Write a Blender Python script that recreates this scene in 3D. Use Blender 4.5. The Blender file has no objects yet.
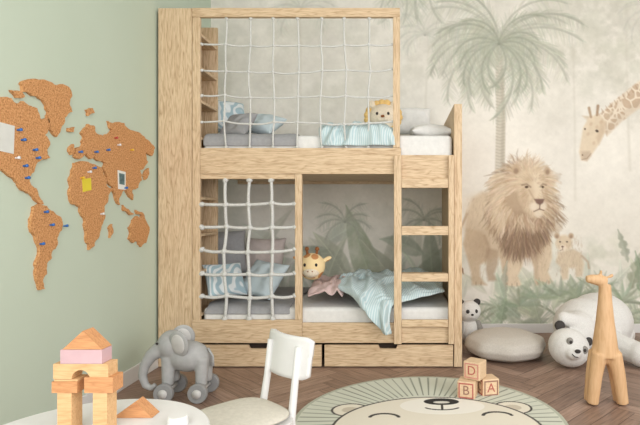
import bpy, bmesh, math, random
import numpy as np
from mathutils import Vector, Matrix, noise, geometry, Euler
random.seed(7)
scn=bpy.context.scene
try:
    scn.view_settings.view_transform='Standard'
except Exception: pass
COL=scn.collection
# letters converted to meshes first (empty scene keeps this quick)
LET={}
for ch in 'BEACDR':
    cu=bpy.data.curves.new('letter','FONT'); cu.body=ch; cu.size=1; cu.extrude=.015; cu.align_x='CENTER'; cu.align_y='CENTER'
    t=bpy.data.objects.new('letter',cu); COL.objects.link(t)
    dg=bpy.context.evaluated_depsgraph_get(); me=bpy.data.meshes.new_from_object(t.evaluated_get(dg))
    LET[ch]=([tuple(v.co) for v in me.vertices],[tuple(p.vertices) for p in me.polygons])
    bpy.data.objects.remove(t); bpy.data.meshes.remove(me); bpy.data.curves.remove(cu)
F=517.4; D=3.08; H=0.92; VX=400; VY=213
def W(px,py,Y):
    s=(D+Y)/F
    return Vector(((px-VX)*s,Y,H+(VY-py)*s))
def lin(c):
    c=c/255.0
    return c/12.92 if c<=0.04045 else ((c+0.055)/1.055)**2.4
def C(r,g,b): return (lin(r),lin(g),lin(b),1)
# ---------------- materials
def newmat(name,rough=0.6):
    m=bpy.data.materials.new(name); m.use_nodes=True
    nt=m.node_tree; b=nt.nodes['Principled BSDF']; b.inputs['Roughness'].default_value=rough
    return m,nt,b
def ramp(nt,fac,stops):
    r=nt.nodes.new('ShaderNodeValToRGB'); el=r.color_ramp.elements
    while len(el)<len(stops): el.new(0.5)
    for i,(p,c) in enumerate(stops): el[i].position=p; el[i].color=c
    nt.links.new(fac,r.inputs[0]); return r.outputs[0]
def mapping(nt,scale,coord='Object',rot=(0,0,0)):
    t=nt.nodes.new('ShaderNodeTexCoord'); m=nt.nodes.new('ShaderNodeMapping')
    m.inputs['Scale'].default_value=scale; m.inputs['Rotation'].default_value=rot
    nt.links.new(t.outputs[coord],m.inputs[0]); return m.outputs[0]
def noisen(nt,vec,scale,detail=4,dist=0,rough=.55):
    n=nt.nodes.new('ShaderNodeTexNoise'); n.inputs['Scale'].default_value=scale
    n.inputs['Detail'].default_value=detail; n.inputs['Distortion'].default_value=dist; n.inputs['Roughness'].default_value=rough
    if vec: nt.links.new(vec,n.inputs['Vector'])
    return n.outputs[0]
def mixc(nt,a,b,fac,mode='MIX'):
    m=nt.nodes.new('ShaderNodeMix'); m.data_type='RGBA'; m.blend_type=mode
    if isinstance(fac,(int,float)): m.inputs[0].default_value=fac
    else: nt.links.new(fac,m.inputs[0])
    for i,v in ((6,a),(7,b)):
        if isinstance(v,tuple): m.inputs[i].default_value=v
        else: nt.links.new(v,m.inputs[i])
    return m.outputs[2]
def bump(nt,b,h,s=.3,d=.01):
    n=nt.nodes.new('ShaderNodeBump'); n.inputs['Strength'].default_value=s; n.inputs['Distance'].default_value=d
    nt.links.new(h,n.inputs['Height']); nt.links.new(n.outputs[0],b.inputs['Normal'])
def mat_plain(name,c,rough=.6,var=.08,scale=30,bmp=0):
    m,nt,b=newmat(name,rough)
    v=mapping(nt,(1,1,1)); n=noisen(nt,v,scale,4)
    d=tuple(x*(1-var*2) for x in c[:3])+(1,)
    u=tuple(min(1,x*(1+var)) for x in c[:3])+(1,)
    nt.links.new(ramp(nt,n,[(.3,d),(.7,u)]),b.inputs['Base Color'])
    if bmp: bump(nt,b,n,bmp,.01)
    return m
def mat_wood(name,axis,c1,c2,c3,k=1.0,fine=.42):
    m,nt,b=newmat(name,.6)
    sc={'x':(1.3,13,13),'y':(13,1.3,13),'z':(13,13,1.3)}[axis]
    v=mapping(nt,tuple(s*k for s in sc)); n1=noisen(nt,v,1.1,2.5,.8)
    w=nt.nodes.new('ShaderNodeMath'); w.operation='MULTIPLY'; w.inputs[1].default_value=18; nt.links.new(n1,w.inputs[0])
    fr=nt.nodes.new('ShaderNodeMath'); fr.operation='PINGPONG'; fr.inputs[1].default_value=1; nt.links.new(w.outputs[0],fr.inputs[0])
    v2=mapping(nt,tuple(s*k*8 for s in sc)); n2=noisen(nt,v2,1.2,5)
    col=ramp(nt,fr.outputs[0],[(0,c3),(.3,c2),(.8,c1)])
    col2=ramp(nt,n2,[(.38,c3),(.54,c1)])
    o=mixc(nt,col,col2,fine)
    nt.links.new(o,b.inputs['Base Color']); bump(nt,b,n2,.15,.003)
    return m
o1,o2,o3=C(219,194,160),C(205,177,142),C(176,144,109)
OAKX=mat_wood('oak_x','x',o1,o2,o3,1.35,.42); OAKY=mat_wood('oak_y','y',o1,o2,o3,1.35,.42); OAKZ=mat_wood('oak_z','z',o1,o2,o3,1.35,.42)
TOYW=mat_wood('beech','z',C(216,176,130),C(212,170,123),C(202,158,111),1.2,.6)
TOYD=mat_wood('beech_tan','x',C(206,150,102),C(197,140,93),C(178,120,76),2.0,.5)
WHITE=mat_plain('white_lacquer',C(222,221,219),.45,.01)
ROPE=mat_plain('rope_grey_white',C(214,214,210),.9,.12,300,.3)
DARK=mat_plain('black_felt',C(38,34,32),.7,.05)
GREYS=mat_plain('sheet_grey',C(158,158,160),.9,.04,60,.1)
LINEN=mat_plain('linen_white',C(226,225,222),.9,.03,40,.1)
def mat_stripe(name,c1,c2,freq,axis='x',duty=.5,rot=(0,0,0)):
    m,nt,b=newmat(name,.9)
    v=mapping(nt,(1,1,1),rot=rot); wv=nt.nodes.new('ShaderNodeTexWave'); wv.bands_direction=axis.upper()
    wv.inputs['Scale'].default_value=freq; wv.inputs['Distortion'].default_value=.6; wv.inputs['Detail Scale'].default_value=1
    nt.links.new(v,wv.inputs[0])
    nt.links.new(ramp(nt,wv.outputs['Fac'],[(duty-.15,c1),(duty+.15,c2)]),b.inputs['Base Color'])
    return m
MINT=mat_stripe('mint_stripe',C(182,204,208),C(212,223,224),26,'x',.7,(0,0,.35))
BLUES=mat_stripe('blue_stripe',C(164,188,198),C(222,228,230),16,'x',.5,(0,.4,.5))
PALEB=mat_plain('pale_blue',C(198,212,218),.9,.04,20)
PINKG=mat_plain('pink_grey',C(206,182,178),.9,.05,30,.1)
# ---------------- builder
class B:
    def __init__(s): s.bm=bmesh.new()
    def box(s,x0,x1,y0,y1,z0,z1,M=None):
        m=Matrix.Translation(((x0+x1)/2,(y0+y1)/2,(z0+z1)/2))@Matrix.Diagonal((abs(x1-x0),abs(y1-y0),abs(z1-z0),1))
        if M: m=M@m
        bmesh.ops.create_cube(s.bm,size=1,matrix=m); return s
    def ell(s,c,r,rot=None,seg=20):
        if not hasattr(r,'__len__'): r=(r,r,r)
        m=Matrix.Translation(c)
        if rot: m=m@rot
        m=m@Matrix.Diagonal((*r,1))
        bmesh.ops.create_uvsphere(s.bm,u_segments=seg,v_segments=max(6,seg*2//3),radius=1,matrix=m); return s
    def cyl(s,a,b,r1,r2=None,seg=32):
        a=Vector(a); b=Vector(b); d=b-a
        m=Matrix.Translation((a+b)/2)@d.to_track_quat('Z','Y').to_matrix().to_4x4()
        bmesh.ops.create_cone(s.bm,cap_ends=True,segments=seg,radius1=r1,radius2=r1 if r2 is None else r2,depth=d.length,matrix=m); return s
    def tube(s,pts,rad,seg=10):
        pts=[Vector(p) for p in pts]
        if not hasattr(rad,'__len__'): rad=[rad]*len(pts)
        rings=[]
        up=None
        for i,p in enumerate(pts):
            t=(pts[min(i+1,len(pts)-1)]-pts[max(i-1,0)]).normalized()
            if up is None:
                up=Vector((0,0,1)) if abs(t.z)<.8 else Vector((0,1,0))
            a=(up-t*up.dot(t)).normalized(); bb=t.cross(a); up=a
            rings.append([s.bm.verts.new(p+(a*math.cos(k*2*math.pi/seg)+bb*math.sin(k*2*math.pi/seg))*rad[i]) for k in range(seg)])
        for r0,r1 in zip(rings,rings[1:]):
            for k in range(seg): s.bm.faces.new((r0[k],r0[(k+1)%seg],r1[(k+1)%seg],r1[k]))
        s.bm.faces.new(rings[0][::-1]); s.bm.faces.new(rings[-1]); return s
    def prism(s,pts,f):
        tri=geometry.tessellate_polygon([[Vector((p[0],p[1],0)) for p in pts]])
        a=[s.bm.verts.new(f(p[0],p[1],0)) for p in pts]; b=[s.bm.verts.new(f(p[0],p[1],1)) for p in pts]
        for t in tri:
            if len(set(t))<3: continue
            s.bm.faces.new([a[i] for i in t]); s.bm.faces.new([b[i] for i in reversed(t)])
        k=len(pts)
        for i in range(k): s.bm.faces.new((a[i],a[(i+1)%k],b[(i+1)%k],b[i]))
        return s
    def grid(s,fn,nu,nv):
        g=[[s.bm.verts.new(fn(i/nu,j/nv)) for j in range(nv+1)] for i in range(nu+1)]
        for i in range(nu):
            for j in range(nv): s.bm.faces.new((g[i][j],g[i+1][j],g[i+1][j+1],g[i][j+1]))
        return s
def fin(b,name,mats,parent=None,smooth=True,M=None,bevel=0,sub=0,remesh=0,solid=0,smo=6,label=None,cat=None,kind=None,group=None):
    bm=b.bm
    if M is not None: bmesh.ops.transform(bm,matrix=M,verts=bm.verts[:])
    bmesh.ops.recalc_face_normals(bm,faces=bm.faces[:])
    co=[v.co.copy() for v in bm.verts]
    c=Vector(((min(v.x for v in co)+max(v.x for v in co))/2,(min(v.y for v in co)+max(v.y for v in co))/2,min(v.z for v in co)))
    bmesh.ops.translate(bm,vec=-c,verts=bm.verts[:])
    me=bpy.data.meshes.new(name); bm.to_mesh(me); bm.free()
    if not isinstance(mats,(list,tuple)): mats=[mats]
    for m in mats: me.materials.append(m)
    if smooth:
        for p in me.polygons: p.use_smooth=True
    ob=bpy.data.objects.new(name,me); ob.location=c; COL.objects.link(ob)
    if parent:
        ob.parent=parent; ob.matrix_parent_inverse=Matrix.Translation(-Vector(parent.location))
    if remesh:
        r=ob.modifiers.new('r','REMESH'); r.mode='VOXEL'; r.voxel_size=remesh; r.use_smooth_shade=True
        q=ob.modifiers.new('s','SMOOTH'); q.iterations=smo; q.factor=.5
    if solid:
        q=ob.modifiers.new('so','SOLIDIFY'); q.thickness=solid; q.offset=0
    if bevel:
        q=ob.modifiers.new('b','BEVEL'); q.width=bevel; q.segments=3; q.limit_method='ANGLE'; q.angle_limit=math.radians(35)
        ob.modifiers.new('w','WEIGHTED_NORMAL')
    if sub:
        q=ob.modifiers.new('su','SUBSURF'); q.levels=sub; q.render_levels=sub
    if label: ob['label']=label
    if cat: ob['category']=cat
    if kind: ob['kind']=kind
    if group: ob['group']=group
    return ob
def TL(name,label,cat,loc,group=None):
    e=bpy.data.objects.new(name,None); e.empty_display_size=.05; e.location=loc; COL.objects.link(e)
    e['label']=label; e['category']=cat
    if group: e['group']=group
    return e
def tagtop(o,label,cat,group=None):
    o['label']=label; o['category']=cat
    if group: o['group']=group
# ================= ROOM
LW=-1.455; BW=.9; RW=3.3; FY=-3.6; CZ=2.75
m,nt,b_=newmat('wall_green',.9)
v=mapping(nt,(1,1,1)); n=noisen(nt,v,1.2,3); nt.links.new(ramp(nt,n,[(.3,C(192,205,187)),(.7,C(197,209,192))]),b_.inputs['Base Color'])
n2=noisen(nt,v,120,3); bump(nt,b_,n2,.06,.002)
fin(B().box(LW-.1,LW,FY,BW+.1,0,CZ),'wall_left',m,smooth=False,kind='structure')
fin(B().box(LW-.1,RW+.1,FY,BW+.1,CZ,CZ+.1),'ceiling',mat_plain('ceiling_white',C(240,240,238),.9,.01),smooth=False,kind='structure')
fin(B().box(LW,LW+.014,FY,BW,0,.085),'baseboard_left',WHITE,kind='structure',bevel=.003)
fin(B().box(LW+.014,RW,BW-.014,BW,0,.07),'baseboard_back',WHITE,kind='structure',bevel=.003)
fin(B().box(RW,RW+.1,-1.0,BW+.1,0,CZ),'wall_right',mat_plain('wall_cream',C(232,228,218),.9,.01),smooth=False,kind='structure')
# floor herringbone
def clip(poly,ax,val,sg):
    out=[]
    for i in range(len(poly)):
        a=poly[i]; b=poly[(i+1)%len(poly)]
        da=(a[ax]-val)*sg; db=(b[ax]-val)*sg
        if da>=0: out.append(a)
        if (da>=0)!=(db>=0):
            t=da/(da-db); out.append(tuple(a[k]+(b[k]-a[k])*t for k in range(4)))
    return out
vs=[];fs=[];uv=[];fc=[]
PW=.085; n_=6; PL=PW*n_; g=.0013
ca,sa=math.cos(math.radians(45)),math.sin(math.radians(45))
def addq(x,y,w,h):
    rc=random.random(); ou=random.random()*50; ov=random.random()*50
    pts=[]
    for (a,b) in ((x+g,y+g),(x+w-g,y+g),(x+w-g,y+h-g),(x+g,y+h-g)):
        X=a*ca-b*sa; Y=a*sa+b*ca
        if w>h: U,V=a-x,b-y
        else: U,V=b-y,a-x
        pts.append((X,Y-1.3,U+ou,V+ov))
    for ax,val,sg in ((0,LW,1),(0,RW,-1),(1,FY,1),(1,BW,-1)):
        if len(pts)>=3: pts=clip(pts,ax,val,sg)
    if len(pts)<3: return
    i0=len(vs); vs.extend((p[0],p[1],0) for p in pts); fs.append(list(range(i0,i0+len(pts))))
    uv.extend((p[2],p[3]) for p in pts); fc.extend([rc]*len(pts))
for k in range(-60,90):
    for q in range(-8,9):
        ox=k*PW+q*2*PL; oy=k*PW
        if abs(ox)>6 or abs(oy)>6: continue
        addq(ox,oy,PL,PW); addq(ox,oy+PW,PW,PL)
i0=len(vs); vs+= [(LW,FY,-.002),(RW,FY,-.002),(RW,BW,-.002),(LW,BW,-.002)]; fs.append([i0,i0+1,i0+2,i0+3]); uv+=[(0,0)]*4; fc+=[-1]*4
me=bpy.data.meshes.new('floor'); me.from_pydata(vs,[],fs)
me.uv_layers.new(name='UVMap'); me.attributes.new('tone','FLOAT','CORNER')
me.uv_layers['UVMap'].data.foreach_set('uv',np.array(uv,dtype=np.float32).ravel())
me.attributes['tone'].data.foreach_set('value',np.array(fc,dtype=np.float32))
m,nt,b_=newmat('parquet',.45)
a=nt.nodes.new('ShaderNodeAttribute'); a.attribute_name='tone'
base=ramp(nt,a.outputs['Fac'],[(0,C(144,118,103)),(.5,C(159,131,114)),(1,C(176,148,131))])
v=mapping(nt,(4,60,1),'UV'); nn=noisen(nt,v,1.5,5,.6)
col=mixc(nt,base,ramp(nt,nn,[(.3,C(168,160,154)),(.65,C(255,255,255))]),.75,'MULTIPLY')
lt=nt.nodes.new('ShaderNodeMath'); lt.operation='LESS_THAN'; lt.inputs[1].default_value=-.5; nt.links.new(a.outputs['Fac'],lt.inputs[0])
nt.links.new(mixc(nt,col,C(76,60,50),lt.outputs[0]),b_.inputs['Base Color'])
me.materials.append(m)
fo=bpy.data.objects.new('floor',me); COL.objects.link(fo); fo['kind']='structure'

# ---------------- MURAL painted on wall (vertex colours)
rng=np.random.RandomState(5)
S=.65; us=np.arange(210.5,VX+RW/.007692,S); us=us[us<760]; vsn=np.arange(-24.5,333,S)
Wd,Hd=len(us),len(vsn)
img=np.zeros((Hd,Wd,3)); 
def fnoise(cell,seed):
    r=np.random.RandomState(seed); gh=int(Hd/cell)+3; gw=int(Wd/cell)+3; G=r.rand(gh,gw)
    y=np.arange(Hd)/cell; x=np.arange(Wd)/cell; yi=y.astype(int); xi=x.astype(int); fy=y-yi; fx=x-xi
    fy=fy*fy*(3-2*fy); fx=fx*fx*(3-2*fx)
    a=G[yi][:,xi]; b=G[yi][:,xi+1]; c=G[yi+1][:,xi]; d=G[yi+1][:,xi+1]
    fy=fy[:,None]; fx=fx[None]
    return (a*(1-fx)+b*fx)*(1-fy)+(c*(1-fx)+d*fx)*fy
def fbm(cell,seed): return .5*fnoise(cell,seed)+.28*fnoise(cell/2,seed+1)+.14*fnoise(cell/4,seed+2)+.08*fnoise(cell/8,seed+3)
N1=fbm(90,1);N2=fbm(28,9);N3=fbm(9,20)
img[:]=np.array([234,230,221]); img+=((N1-.5)*20)[...,None]+((N2-.5)*12)[...,None]
UU,VV=np.meshgrid(us,vsn)
def rect(x0,x1,y0,y1):
    i0=max(0,int((x0-us[0])/S)); i1=min(Wd,int((x1-us[0])/S)+2); j0=max(0,int((y0-vsn[0])/S)); j1=min(Hd,int((y1-vsn[0])/S)+2)
    return None if i1<=i0 or j1<=j0 else (slice(j0,j1),slice(i0,i1))
def put(r,mask,col,a):
    mk=(mask*a)[...,None]; img[r]=img[r]*(1-mk)+np.array(col)*mk
def stroke(pts,wd,col,a=1,soft=1.2):
    pts=[tuple(p) for p in pts]
    if not hasattr(wd,'__len__'): wd=[wd]*len(pts)
    mw=max(wd)+soft+1
    r=rect(min(p[0] for p in pts)-mw,max(p[0] for p in pts)+mw,min(p[1] for p in pts)-mw,max(p[1] for p in pts)+mw)
    if r is None: return
    u=UU[r];v=VV[r]; m=np.zeros(u.shape)
    for i in range(len(pts)-1):
        ax,ay=pts[i]; bx,by=pts[i+1]; dx,dy=bx-ax,by-ay; L=dx*dx+dy*dy+1e-9
        t=np.clip(((u-ax)*dx+(v-ay)*dy)/L,0,1); d=np.hypot(u-ax-t*dx,v-ay-t*dy); w=wd[i]*(1-t)+wd[i+1]*t
        m=np.maximum(m,np.clip((w-d)/soft+.5,0,1))
    put(r,m,col,a)
def blob(cx,cy,rx,ry,col,a=1,soft=.2,ang=0,nz=0):
    R=max(rx,ry)*(1.3+soft); r=rect(cx-R,cx+R,cy-R,cy+R)
    if r is None: return
    u=UU[r]-cx;v=VV[r]-cy; c,s=math.cos(ang),math.sin(ang)
    d=np.hypot((u*c+v*s)/rx,(-u*s+v*c)/ry)
    if nz: d=d+(N3[r]-.5)*nz+(N2[r]-.5)*nz
    put(r,np.clip((1-d)/soft+.5,0,1),col,a)
def poly(pts,col,a=1,soft=1.5,mod=None):
    r=rect(min(p[0] for p in pts)-3,max(p[0] for p in pts)+3,min(p[1] for p in pts)-3,max(p[1] for p in pts)+3)
    if r is None: return
    u=UU[r];v=VV[r]; ins=np.zeros(u.shape,bool); dist=np.full(u.shape,1e9)
    for i in range(len(pts)):
        ax,ay=pts[i]; bx,by=pts[(i+1)%len(pts)]
        if ay!=by: ins^=((ay>v)!=(by>v))&(u<(bx-ax)*(v-ay)/(by-ay)+ax)
        dx,dy=bx-ax,by-ay; L=dx*dx+dy*dy+1e-9; t=np.clip(((u-ax)*dx+(v-ay)*dy)/L,0,1)
        dist=np.minimum(dist,np.hypot(u-ax-t*dx,v-ay-t*dy))
    m=np.clip(np.where(ins,dist,-dist)/soft+.5,0,1)
    if mod is not None: m=m*mod(u,v,r)
    put(r,m,col,a); 
def vary(c,k=12): d=rng.uniform(-k,k); return [x+d+rng.uniform(-k/3,k/3) for x in c]
def frond(x,y,ang,L,droop,col,a=.5,lw=1.0,ll=14,n=26):
    P=[(x,y)]; th=ang
    for i in range(n):
        st=L/n; x+=math.cos(th)*st; y+=math.sin(th)*st; P.append((x,y))
        th+=droop*(1 if math.cos(ang)>=0 else -1)/n
        f=i/n; l=(ll*math.sin(math.pi*min(1,.12+f*.88))**.7+2)*rng.uniform(.75,1.15) if f<1 else 2
        for sd in (-1,1):
            q=th+sd*(1.0-.35*f)+.25*(1 if math.cos(th)>0 else -1)+rng.uniform(-.12,.12)
            e=(x+math.cos(q)*l,y+math.sin(q)*l+l*.3)
            stroke([(x,y),((x+e[0])/2+rng.uniform(-1,1),(y+e[1])/2-l*.06),e],[lw,lw*.8,.25],vary(col),a*rng.uniform(.6,1.1),1)
    stroke(P,[lw*1.1]*(len(P)-1)+[.3],[c*.85 for c in col],a,1)
def leaf(x,y,ang,L,w,col,a=.8,veins=True,split=False):
    c,s=math.cos(ang),math.sin(ang); n=12; up=[];dn=[]; bn=rng.uniform(-.16,.16)
    for i in range(n+1):
        t=i/n; hw=w*abs(math.sin(math.pi*t**.8))*(1-.15*t); bend=L*bn*math.sin(t*2)
        if split and i%3==2 : hw*=.45
        up.append((x+c*L*t-s*(hw+bend),y+s*L*t+c*(hw+bend))); dn.append((x+c*L*t-s*(-hw+bend),y+s*L*t+c*(-hw+bend)))
    poly(up+dn[::-1],col,a,1.8,mod=lambda u,v,r:.72+.9*(N3[r]-.5)+.7*(N2[r]-.5))
    mid=[((p[0]+q[0])/2,(p[1]+q[1])/2) for p,q in zip(up,dn)]
    poly(up+mid[::-1],[k*.88 for k in col],a*.4,1.8)
    if veins:
        for i in range(1,n,1):
            stroke([mid[i],up[min(n,i+1)]],.3,[min(255,k*1.14) for k in col],a*.35,.9); stroke([mid[i],dn[min(n,i+1)]],.3,[min(255,k*1.14) for k in col],a*.35,.9)
        stroke(mid,.55,[min(255,k*1.2) for k in col],a*.55,.9)
# hazy distance
G1=(202,202,188);G2=(180,182,166);G3=(154,159,142);G4=(134,141,124)
for i in range(230):
    x=rng.uniform(212,740); y=rng.uniform(-20,110)
    if 400<x<560 and y>80: continue
    blob(x,y,rng.uniform(8,24),rng.uniform(6,16),vary((216,213,202),6),.22,.9,rng.uniform(0,3),1.2)
for i in range(90):
    blob(rng.uniform(545,740),rng.uniform(-5,85),rng.uniform(10,22),rng.uniform(6,14),vary((208,206,193),6),.26,.8,0,1.4)
for (x,y0,y1,w) in ((575,50,200,1.0),(630,30,170,1.2),(425,40,150,1.0),(300,10,130,1.2)):
    stroke([(x,y1),(x+rng.uniform(-4,4),(y0+y1)/2),(x+rng.uniform(-6,6),y0)],[w*1.3,w,w*.7],(204,199,186),.35,2)
for x,y,sc in ((300,10,.8),(425,35,.7),(655,10,1.0)):
    for k in range(11):
        an=-math.pi*.5+ (k-5)*.33+rng.uniform(-.12,.12); frond(x,y,an,42*sc*rng.uniform(.8,1.2),1.6,(212,211,200),.26,.9,10*sc,16)
# main palm
tr=[(499,46),(500,80),(501,120),(500,165),(499,230)]
stroke(tr,[3.8,4.2,4.6,5,6.5],(198,191,176),.75,1.8); stroke([(p[0]+2.2,p[1]) for p in tr],[1.2,1.4,1.6,1.8,2.2],(172,164,148),.45,2)
for y in np.arange(50,225,3.2): stroke([(496,y),(500,y+1.2),(504.5,y)],.4,(164,157,141),.45,.8)
for k in range(25):
    an=-math.pi/2+(k-12)*.2+rng.uniform(-.09,.09); L=86+rng.uniform(-20,16)-abs(k-12)*1.0
    frond(499,42,an,L,1.3+.5*rng.rand(),G1 if k%3 else (188,190,175),.46,1.0,14,34)
for k in range(14):
    an=-math.pi/2+(k-6.5)*.36+rng.uniform(-.15,.15); frond(499,44,an,rng.uniform(44,64),1.8,(176,180,163),.4,.9,11,24)
for k in range(9):
    frond(415+rng.uniform(-30,20),-22,-.2+k*.4,48,1.0,(196,198,184),.33,1,13,18)
# middle haze
blob(560,250,150,50,(224,219,207),.45,.9)
for i in range(120):
    blob(rng.uniform(440,740),rng.uniform(235,300),rng.uniform(5,14),rng.uniform(4,9),vary((206,205,190),8),.3,.8,0,1)
for i in range(60):
    x=rng.uniform(455,740); leaf(x,rng.uniform(285,335),-math.pi/2+rng.uniform(-1.2,1.2),rng.uniform(22,45),rng.uniform(3,7),vary((194,198,180),10),.6)
# ---- giraffe
neck=[(598,116),(612,103),(640,80),(690,46),(740,12),(740,94),(690,92),(645,104),(622,121),(607,136)]
poly(neck,(230,217,198),.95,2.4)
pc=np.array([(rng.uniform(596,742),rng.uniform(8,140)) for _ in range(620)])
def gir(u,v,r):
    d=np.sqrt((u[...,None]-pc[:,0])**2+(v[...,None]-pc[:,1])**2); d.sort(axis=-1); return np.clip((d[...,1]-d[...,0]-1.0)/.9,0,1)*(.6+.5*N3[r])
poly(neck,(186,158,132),.75,2.2,mod=gir)
poly([(607,136),(622,121),(645,104),(690,92),(740,94),(740,80),(690,80),(645,96),(620,113),(604,128)],(166,146,124),.22,3)
for i in range(34):
    t=i/33; x=599+t*141; y=115-t*103+ (3*math.sin(t*3)); stroke([(x,y),(x-2,y-3.5)],[.9,.3],(172,144,118),.5,.9)
leaf(597,121,-2.75,16,2.8,(214,196,172),.85,False); leaf(605,118,-.9,12,2.5,(206,186,160),.85,False)
poly([(589,117),(598,114),(605,121),(605,132),(599,144),(593,153),(587,161),(581,160),(579,152),(581,141),(583,128)],(223,207,183),1,2.4)
poly([(602,119),(605,122),(605,132),(599,145),(596,138)],(198,174,148),.5,3)
poly([(581,151),(590,151),(591,156),(587,161),(582,160)],(190,170,150),.6,2.4)
for c in ((591,124),(597,127),(588,134),(594,143),(601,122)): blob(c[0],c[1],1.5,1.9,(196,168,140),.42,.8,.4)
blob(597,131,1.7,1.3,(72,58,50),.85,.6,.5); blob(585,129,1.0,1.1,(96,80,68),.75,.6)
blob(582.5,155,.8,.9,(118,94,80),.7,.6); stroke([(582,159.5),(587,158.5),(591,153.5)],.35,(142,118,102),.65,.9)
stroke([(591,117),(589,108)],[1.2,1.4],(172,146,120),.85,1.2); stroke([(597,115),(598,106)],[1.2,1.5],(166,138,112),.85,1.2)
# ---- lion
TAN=(210,191,166);BR=(172,147,121);DB=(128,106,88);LT=(228,212,188)
def hairs(cx,cy,rx,ry,r0,r1,n,cols,a=.5,down=.6,a0=0,a1=6.283,w=.7,L0=6,L1=13,sx=.1):
    for i in range(n):
        th=rng.uniform(a0,a1); irr=1+.08*math.sin(3*th+1)+.06*math.sin(7*th); rr=rng.uniform(r0,r1)*irr; L=rng.uniform(L0,L1)
        x=cx+math.cos(th)*rr*rx; y=cy+math.sin(th)*rr*ry; dx,dy=math.cos(th)+sx,math.sin(th)+down; q=math.hypot(dx,dy)+1e-6; dx/=q;dy/=q
        k=rng.uniform(-1,1)
        stroke([(x,y),(x+dx*L*.5+k*1.8,y+dy*L*.5),(x+dx*L-k,y+dy*L+1)],[w*.6,w,.15],vary(cols[rng.randint(len(cols))],12),a*rng.uniform(.6,1.2),.9)
poly([(467,212),(472,199),(482,192),(500,189),(520,192),(532,210),(534,250),(520,262),(496,258),(485,263),(474,262),(467,246),(464,228)],(205,187,162),.95,5)
poly([(467,228),(482,232),(490,246),(487,258),(480,266),(480,276),(484,282),(487,285),(472,285),(471,272),(467,258),(463,244)],(196,176,150),.95,2.8)
poly([(487,248),(498,250),(498,264),(494,274),(499,281),(488,281),(486,270)],(172,150,126),.75,2.8)
stroke([(467,214),(461,228),(459,246),(460,262)],[1.3,1.1,1,1],(186,162,136),.8,1.5); hairs(460,266,.4,.6,0,5,26,[DB,BR],.6,2,.3,2.8,.7,4,8)
blob(478,206,14,11,(220,203,178),.5,.9); blob(482,244,10,14,(168,145,121),.32,.9)
stroke([(485,236),(489,248),(485,260)],1.4,(156,132,108),.35,2.6)
poly([(503,240),(522,242),(523,264),(518,276),(522,286),(504,287),(503,274),(500,256)],(217,199,173),1,2.6)
poly([(532,240),(551,238),(552,258),(548,272),(553,283),(535,286),(534,268),(529,254)],(213,194,168),1,2.6)
poly([(503,244),(508,244),(508,284),(504,286),(503,274),(500,256)],(184,162,138),.55,2.8); poly([(532,244),(537,244),(539,284),(535,285),(534,268)],(184,162,138),.55,2.8)
for (x,y) in ((507,286),(512,287),(517,286),(538,285),(543,285),(549,284),(476,285),(481,285)): stroke([(x,y-3),(x,y)],.4,(134,112,94),.6,.9)
for i in range(560):
    x=rng.uniform(466,552); y=rng.uniform(198,282)
    if x>500 and y>262 and (523<x<534): continue
    if y>262 and (488<x<503 or x>552 or x<470): continue
    stroke([(x,y),(x-1+rng.uniform(-1,1),y+rng.uniform(2,5))],[.4,.15],vary((178,157,131),24),.26,.8)
blob(524,206,33,44,(182,159,133),.85,.4,-.05,.6)
blob(522,236,22,24,(148,124,103),.5,.8)
hairs(522,204,.92,1.12,22,37,620,[DB,BR,(154,129,105)],.4,.75)
hairs(523,222,.72,1.0,4,30,720,[DB,(114,94,78),BR,(148,123,101)],.44,1.7,.1,3.04,.65,8,17)
hairs(523,198,.92,1.0,16,30,700,[TAN,BR,(195,170,143),LT],.4,.55)
hairs(512,200,.7,1.15,12,30,340,[LT,TAN,(201,178,150)],.42,1.0,2.0,4.4)
hairs(530,187,.85,1.0,11,25,440,[LT,TAN,(199,174,146)],.46,.5,3.0,6.4)
blob(516,170,4.6,4.8,(193,169,142),.9,.6); blob(516,171,2.3,2.7,(138,114,96),.6,.8)
blob(547,171,3.4,4.3,(190,166,140),.9,.6); blob(547.5,172,1.8,2.3,(138,114,96),.6,.8)
f=8
poly([(511+f,174),(517+f,169),(528+f,168),(535+f,172),(538+f,184),(537+f,196),(538+f,207),(532+f,216),(524+f,217),(517+f,211),(511+f,200),(509+f,186)],(216,197,170),.97,4.5)
poly([(523+f,173),(532+f,173),(536+f,197),(527+f,198)],(229,213,188),.75,4)
blob(516+f,198,4,8,(182,156,130),.42,.9); blob(538+f,196,2,6,(178,152,126),.38,.9); blob(521+f,179,5,3,(190,165,138),.38,.9); blob(534+f,178,3,3,(190,165,138),.38,.9)
for i in range(240):
    th=rng.uniform(0,6.28); rr=rng.uniform(7,18); x=525+f+math.cos(th)*rr*.8; y=190+math.sin(th)*rr*1.25
    stroke([(x,y),(x+math.cos(th)*3,y+math.sin(th)*3+1)],[.35,.15],vary((190,166,139),22),.36,.8)
stroke([(514+f,185),(518.5+f,184),(522.5+f,187)],.8,(114,92,76),.55,1.5); stroke([(532.5+f,186.5),(535+f,184),(538+f,185)],.7,(114,92,76),.55,1.5)
blob(518.6+f,187,1.8,1.3,(80,60,46),.9,.5); blob(534.8+f,187,1.3,1.2,(80,60,46),.9,.5)
stroke([(521+f,190),(525.5+f,198)],.8,(168,142,118),.45,1.6); stroke([(534+f,190),(536+f,198)],.6,(168,142,118),.45,1.6)
blob(526+f,206.5,4.6,4.4,(232,219,200),.85,.8); blob(535+f,206,3.4,4.2,(229,216,197),.85,.8); blob(530.5+f,213.5,4,3.6,(227,214,195),.8,.8)
poly([(526+f,199),(536.5+f,199),(535+f,203),(532+f,205),(528.5+f,203.2)],(120,93,83),.92,1.4)
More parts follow.
